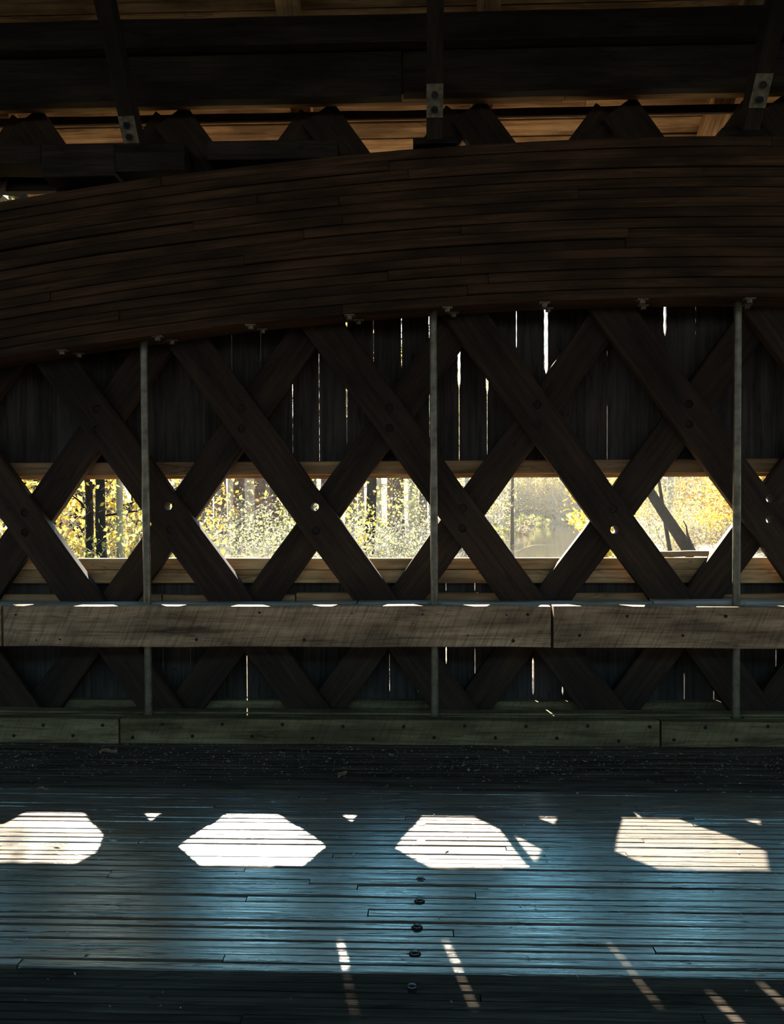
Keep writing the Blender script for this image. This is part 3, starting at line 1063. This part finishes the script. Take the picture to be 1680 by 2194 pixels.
def bush(name, X, Y, w, d, z0, z1, nst, nleaf, lsize, leaf, label, cat='bush', stem=None, srad=.008, group=None, slen=None, droop=1.2):
    e = empty(name, (X, Y, z0), label, cat, group)
    o_ = np.array([X, Y, z0])
    if nst:
        st = np.stack([X + rng.uniform(-w, w, nst), Y + rng.uniform(-d, d, nst), z0 + rng.uniform(0, .45, nst) * (z1 - z0)], 1)
        dr = np.stack([rng.normal(0, .8, nst), rng.normal(0, .5, nst), rng.uniform(.4, 1.6, nst)], 1)
        V, F_ = strands(st, dr, slen or (z1 - z0) * .9, srad, seg=8, droop=droop, wig=.14)
        np_mesh('stems', V - o_, F_, stem or M['twig'], parent=e)
    if nleaf:
        k = max(8, nleaf // 60)
        cen = np.stack([rng.uniform(-w, w, k), rng.uniform(-d, d, k), rng.uniform(0.05, 1, k) * (z1 - z0)], 1)
        P = cen[rng.integers(0, k, nleaf)] + rng.normal(0, .14 * (z1 - z0), (nleaf, 3))
        V, F_ = leaves(P, lsize)
        np_mesh('foliage', V, F_, leaf, parent=e)
    return e


M['evergreen'] = leafmat('dark_evergreen_needles', [(0.05, 0.045, 0.03), (0.09, 0.075, 0.04), (0.13, 0.08, 0.05)], trans=0.2)
tree('evergreen_tree', at(185, 24), 24, 9, .16, M['bark'], M['evergreen'], 3800, .22, (.12, .9), label='dark evergreen behind the yellow maple in the leftmost window', nb=22, crown_r=1.1)
tree('evergreen_tree', at(285, 25), 25, 8, .14, M['bark'], M['evergreen'], 2600, .22, (.12, .9), label='dark evergreen behind the left steel rod', nb=22, crown_r=.8)
tree('evergreen_tree', at(40, 24), 24, 9, .16, M['bark'], M['evergreen'], 3000, .22, (.12, .9), label='dark evergreen behind the crossing at the left edge', nb=22, crown_r=1.2)
# left window: yellow leaves, dark trunks, thin pale trunk
tree('maple_tree', at(208, 11.4), 11.4, 6.3, .085, M['bark'], M['yellow'], 1000, .11, (.5, 1), label='dark trunk of a yellow maple in the leftmost window', nb=12, crown_r=1.6)
tree('maple_tree', at(184, 11.7), 11.7, 6.5, .068, M['bark'], M['yellow'], 1000, .12, (.5, 1), label='second dark trunk just left of the first in the leftmost window', nb=12, crown_r=1.6)
tree('sapling', at(262, 11.5), 11.5, 7, .055, M['palebark'], M['yellow'], 300, .09, (.6, 1), lean=(-.03, 0), label='thin pale leaning trunk in the leftmost window', nb=12, crown_r=1.4)
tree('sapling', at(130, 14), 14, 8, .06, M['palebark'], M['yellow'], 500, .09, (.5, 1), label='slim trunk at the left edge of the leftmost window', nb=12, crown_r=1.5)
bush('yellow_bush', at(150, 12.5), 12.5, 1.1, .9, -.9, 2.3, 110, 1800, .11, M['yellow'], 'yellow-leaved bush filling the leftmost window', droop=.8)
bush('yellow_bush', at(260, 13), 13, .9, .9, -.9, 2.4, 110, 1700, .11, M['yellow'], 'yellow-leaved bush left of the left steel rod', droop=.8)
bush('yellow_bush', at(20, 13.5), 13.5, 1.3, 1.0, -.9, 2.6, 110, 1300, .11, M['yellow'], 'yellow-leaved bush at the left edge of the photo', droop=.8)
bush('low_bush', at(240, 10.5), 10.5, 1.6, .5, -.6, 1.15, 160, 1500, .07, M['green'], 'low green-yellow bush along the sill of the leftmost window')
bush('yellow_bush', at(345, 13), 13, .5, .8, -.9, 2.0, 60, 900, .09, M['yellow'], 'yellow sprays between the left steel rod and the second window', droop=.8)
for k, px in enumerate((-330, -180, -60, 60, 150)):  # added trees: their high dark crowns keep reflected sky off the left deck
    tree('tall_tree', at(px, 16.5 + k % 2), 16.5 + k % 2, 14, .2, M['bark'], M['evergreen'], 6000, .26, (.76, .99), label='tall tree added to block the sky reflected at the left, %s' % ORD[k],
         group='tall trees added at the left to block reflected sky', nb=14, crown_r=1.9)
for k, px in enumerate((60, 95, 150, 230, 285, 330, 110)):
    tree('background_tree', at(px, 30 + 5 * k % 14), 30 + 5 * k % 14, 16, rng.uniform(.16, .26), M['redbark'], M['tan_leaf'], 300, .2, (.4, 1), label='reddish trunk in the dark wood behind the yellow bushes at the left',
         group='reddish trunks behind the left bushes', nb=10, crown_r=2.2)

# second window: pine stand
cols = [432, 447, 462, 476, 489, 503, 512, 527, 541, 556, 566, 579, 592, 604, 618, 631, 645, 655, 690, 716, 745, 760, 812, 838, 858, 884, 905, 400, 380]
for k, px in enumerate(cols):
    Y = (34, 46, 58, 40, 66, 52)[k % 6] + rng.uniform(-3, 3)
    tree('pine_tree', at(px + rng.uniform(-4, 4), Y), Y, 17 + rng.uniform(-2, 2), rng.uniform(.17, .30), M['palebark'] if k % 3 == 1 else M['redbark'], M['tan_leaf'], 80, .22, (.5, 1),
         label='straight tall trunk in the stand behind the bramble, second window' if k < 18 else 'straight tall trunk in the wood behind the bramble, third window',
         group='trunks of the pine stand in the second window' if k < 18 else 'trunks in the wood of the third window', nb=14, crown_r=1.6)
for k in range(26):
    px = 370 + k * 22 + rng.uniform(-8, 8)
    Y = 75 + rng.uniform(-8, 18)
    tree('distant_tree', at(px, Y), Y, 20, rng.uniform(.16, .3), M['redbark'], M['tan_leaf'], 220, .42, (.25, 1), label='thin trunk deep in the wood behind the pine stand',
         group='trunks deep in the left wood', nb=8, crown_r=3)
bush('orange_bush', at(450, 24), 24, .9, .7, -1, 3.2, 30, 260, .13, M['orange'], 'small orange-yellow foliage patch at the left of the second window')
bush('bramble', at(480, 17), 17, 1.5, 1.2, -1.0, 1.15, 420, 2600, .055, M['pale_leaf'], 'pale bramble thicket at the left of the second window', slen=1.4)
bush('bramble', at(590, 16), 16, 1.4, 1.2, -1.0, 1.15, 420, 2600, .055, M['pale_leaf'], 'pale bramble thicket at the right of the second window', slen=1.4)
bush('bramble', at(700, 17), 17, 1.2, 1.2, -1.0, 1.1, 360, 2000, .055, M['pale_leaf'], 'pale bramble thicket behind the second lattice crossing', slen=1.4)
bush('bramble', at(500, 24), 24, 2.8, 1.5, -1.0, 1.15, 420, 1600, .08, M['pale_leaf'], 'taller bramble behind the thickets of the second window', slen=2.0, srad=.011)
bush('green_bush', at(620, 20), 20, .8, .8, -1.0, 1.3, 60, 1000, .08, M['green'], 'yellow-green shrub at the right of the second window')
# third window
tree('leaning_tree', at(779, 18), 18, 9, .125, M['bark'], M['yellow'], 500, .09, (.6, 1), lean=(.045, 0), label='dark mossy leaning trunk in the third window', nb=12, crown_r=1.8)
bush('yellow_bush', at(752, 14), 14, .28, .5, -.5, 1.75, 20, 700, .07, M['yellow'], 'yellow leaves beside the leaning trunk in the third window', droop=.6)
bush('bramble', at(800, 15), 15, 1.2, 1.0, -1.0, 1.0, 420, 2300, .05, M['pale_leaf'], 'pale bramble thicket under the leaning trunk of the third window', slen=1.5)
bush('bramble', at(895, 16), 16, 1.0, 1.0, -1.0, .95, 380, 2200, .05, M['pale_leaf'], 'pale bramble thicket left of the middle steel rod', slen=1.5)
bush('bramble', at(850, 23), 23, 1.8, 1.2, -1.0, 1.6, 420, 1500, .07, M['pale_leaf'], 'taller arching bramble in the third window', slen=2.4, srad=.012)
tree('overhanging_tree', at(925, 27), 27, 10, .12, M['twig'], M['green'], 3800, .11, (.22, 1), label='yellow-green tree leaning in at the top of the third window', nb=26, crown_r=2.2)
bush('bramble', at(985, 26), 26, 1.1, 1.0, -1.6, 1.0, 260, 1200, .07, M['pale_leaf'], 'pale bramble right of the middle steel rod', slen=2.0, srad=.011)

# river view: far bank woods
for k in range(84):
    px = 940 + (k * 8.3) % 640 + rng.uniform(-6, 6)
    Y = 158 + rng.uniform(-4, 60)
    kind = k % 4
    tree('far_tree', at(px, Y), Y, rng.uniform(20, 30), rng.uniform(.25, .5), M['twig'] if kind else M['bark'],
         (M['tan_leaf'], M['yellow'], M['tan_leaf'], M['green'])[kind], 900, .42, (.10, 1), label='hazy autumn tree of the wood on the far river bank', group='trees on the far river bank', nb=8, crown_r=4.2)
for k in range(22):
    px = 985 + rng.uniform(0, 90)
    Y = 62 + k * 4.0
    px = 1000 + 75 * (k / 22) + rng.uniform(-10, 16)
    tree('bank_tree', at(px, Y), Y, rng.uniform(14, 20), rng.uniform(.12, .26), M['twig'], M['tan_leaf'], 300, .3, (.2, 1), lean=(rng.uniform(0, .08), 0), label='slender tree on the left bank of the river, right of the middle rod',
         group='slender trees on the left river bank', nb=14, crown_r=2.6)
tree('leaning_tree', at(1096, 84), 84, 17, .19, M['bark'], None, 0, .1, (.5, 1), lean=(.02, 0), label='dark trunk at the water edge in the fourth window', nb=10, crown_r=5)
bush('dark_thicket', at(1205, 149.5), 149.5, 5.5, 1.0, WATER, WATER + 1.5, 60, 1500, .32, M['evergreen'], 'dark shaded thicket at the waterline of the far bank', srad=.05)
for k, (px, Y, w, h_) in enumerate(((1035, 88, 2.2, 1.6), (1085, 108, 3.0, 1.5), (1125, 135, 3.5, 1.8), (1180, 160, 7, 3.0), (1260, 163, 8, 3.5))):
    bush('bank_shrub', at(px, Y), Y, w, 1.5, WATER + .1, WATER + h_, 60, 1300, .3, M['tan_leaf'] if k % 2 else M['green'], 'low shrub on the water edge, %s along the river from the left' % ORD[k], srad=.04)
for k in range(12):
    px = 1010 + k * 32
    Y = 153 + (k % 3) * 2.5
    bush('far_shrub', at(px, Y), Y, 4.5, 1.5, ground(at(px, Y), Y) - .5, ground(at(px, Y), Y) + (5.5, 7.5, 6.5)[k % 3], 90, 1500, .4, (M['tan_leaf'], M['yellow'], M['green'])[k % 3],
         'leafy shrub on the far river bank, %s along the water' % ORD[k], srad=.07)
tree('overhanging_tree', at(1272, 13.5), 13.5, 5.5, .07, M['twig'], M['yellow'], 1600, .085, (.55, .85), label='bright yellow leaves overhanging the river, right side of the fourth window', nb=16, crown_r=.36, zb=-2.4)
bush('yellow_spray', at(1258, 12.5), 12.5, .12, .3, 1.1, 1.9, 8, 300, .075, M['yellow'], 'drooping bright yellow spray beside the broad lattice plank', droop=.5)

# right window
tree('leaning_tree', at(1477, 36), 36, 9, .24, M['bark'], None, 300, .3, (.5, 1), lean=(-.66, 0), label='big dark leaning trunk in the right window', nb=10, crown_r=3.5)
tree('leaning_tree', at(1436, 37), 37, 9, .09, M['bark'], M['tan_leaf'], 200, .3, (.5, 1), lean=(-.16, 0), label='thinner dark trunk left of the big leaning trunk', nb=5, crown_r=3)
tree('small_tree', at(1484, 35.5), 35.5, 1.5, .075, M['bark'], None, 0, .1, (.5, 1), lean=(-.35, 0), label='short dark stem right of the big leaning trunk', nb=0, crown_r=.8)
tree('tall_tree', at(1428, 70), 70, 18, .3, M['twig'], M['tan_leaf'], 400, .3, (.4, 1), label='grey upright trunk behind the leaning trunk in the right window', nb=16, crown_r=3)
tree('orange_tree', at(1545, 44), 44, 9, .16, M['twig'], M['orange'], 6500, .21, (.22, 1), label='orange maple filling the right window', nb=26, crown_r=2.3)
tree('orange_tree', at(1590, 40), 40, 9, .16, M['twig'], M['orange'], 4500, .20, (.25, 1), label='orange maple behind the right steel rod', nb=26, crown_r=2.1)
tree('yellow_tree', at(1575, 38), 38, 4.2, .10, M['twig'], M['yellow'], 2600, .16, (.28, .95), label='low yellow tree in front of the orange maple', nb=18, crown_r=1.5)
tree('yellow_tree', at(1660, 36), 36, 7, .12, M['twig'], M['yellow'], 4200, .17, (.2, 1), label='yellow tree at the far right edge', nb=20, crown_r=1.8)
tree('green_tree', at(1385, 66), 66, 10, .16, M['twig'], M['green'], 1800, .22, (.15, .9), label='yellow-green tree left of the big leaning trunk', nb=18, crown_r=2.2)
tree('yellow_tree', at(1340, 62), 62, 9, .16, M['twig'], M['yellow'], 2600, .26, (.2, 1), label='yellow tree behind the crossing left of the right window', nb=18, crown_r=2.2)
for k, (px, Y, w, h_) in enumerate(((1400, 50, 2.6, 1.6), (1470, 43, 2.0, .75), (1540, 42, 2.2, 1.2), (1630, 38, 2.4, 1.6), (1385, 40, 1.3, .8), (1580, 60, 5, 2.2), (1440, 64, 5, 2.0))):
    bush('bank_shrub', at(px, Y), Y, w, 1.5, ground(at(px, Y), Y) - .3, ground(at(px, Y), Y) + h_ + .4, 160, 1700, .12, (M['tan_leaf'], M['pale_leaf'], M['yellow'])[k % 3],
         'low tangled shrub on the right bank, ' + ('behind the leaning trunk', 'at the foot of the leaning trunk', 'right of the leaning trunk', 'right of the right steel rod', 'at the left edge of the right window', 'far back below the orange maple', 'far back left of the leaning trunk')[k], srad=.018)
for k in range(30):
    px = 1330 + k * 13 + rng.uniform(-6, 6)
    Y = 95 + rng.uniform(-8, 20)
    tree('right_bank_tree', at(px, Y), Y, rng.uniform(16, 22), rng.uniform(.18, .34), M['twig'], M['orange'] if k % 3 else M['tan_leaf'], 420, .42, (.12, 1), label='autumn tree deep in the wood of the right river bank',
         group='trees deep in the right bank wood', nb=10, crown_r=3.4)

# ------------------------------------------------------------------ morning haze over the river
hm = bpy.data.materials.new('river_haze')
hm.use_nodes = True
N, L = hm.node_tree.nodes, hm.node_tree.links
N.clear()
vs = N.new('ShaderNodeVolumeScatter')
vs.inputs['Density'].default_value = HAZE
vs.inputs['Anisotropy'].default_value = 0.35
vs.inputs['Color'].default_value = (1.0, 0.93, 0.80, 1)
o_ = N.new('ShaderNodeOutputMaterial')
L.new(vs.outputs[0], o_.inputs['Volume'])
mb = MB()
c8 = [(-88, 9, -4.2), (118, 9, -4.2), (118, 228, -4.2), (-88, 228, -4.2), (-88, 9, 34), (118, 9, 34), (118, 228, 34), (-88, 228, 34)]
np_mesh('haze', c8, [[0, 3, 2, 1], [4, 5, 6, 7], [0, 1, 5, 4], [1, 2, 6, 5], [2, 3, 7, 6], [3, 0, 4, 7]], hm, label='thin morning haze over the river and woods', cat='haze', kind='stuff')
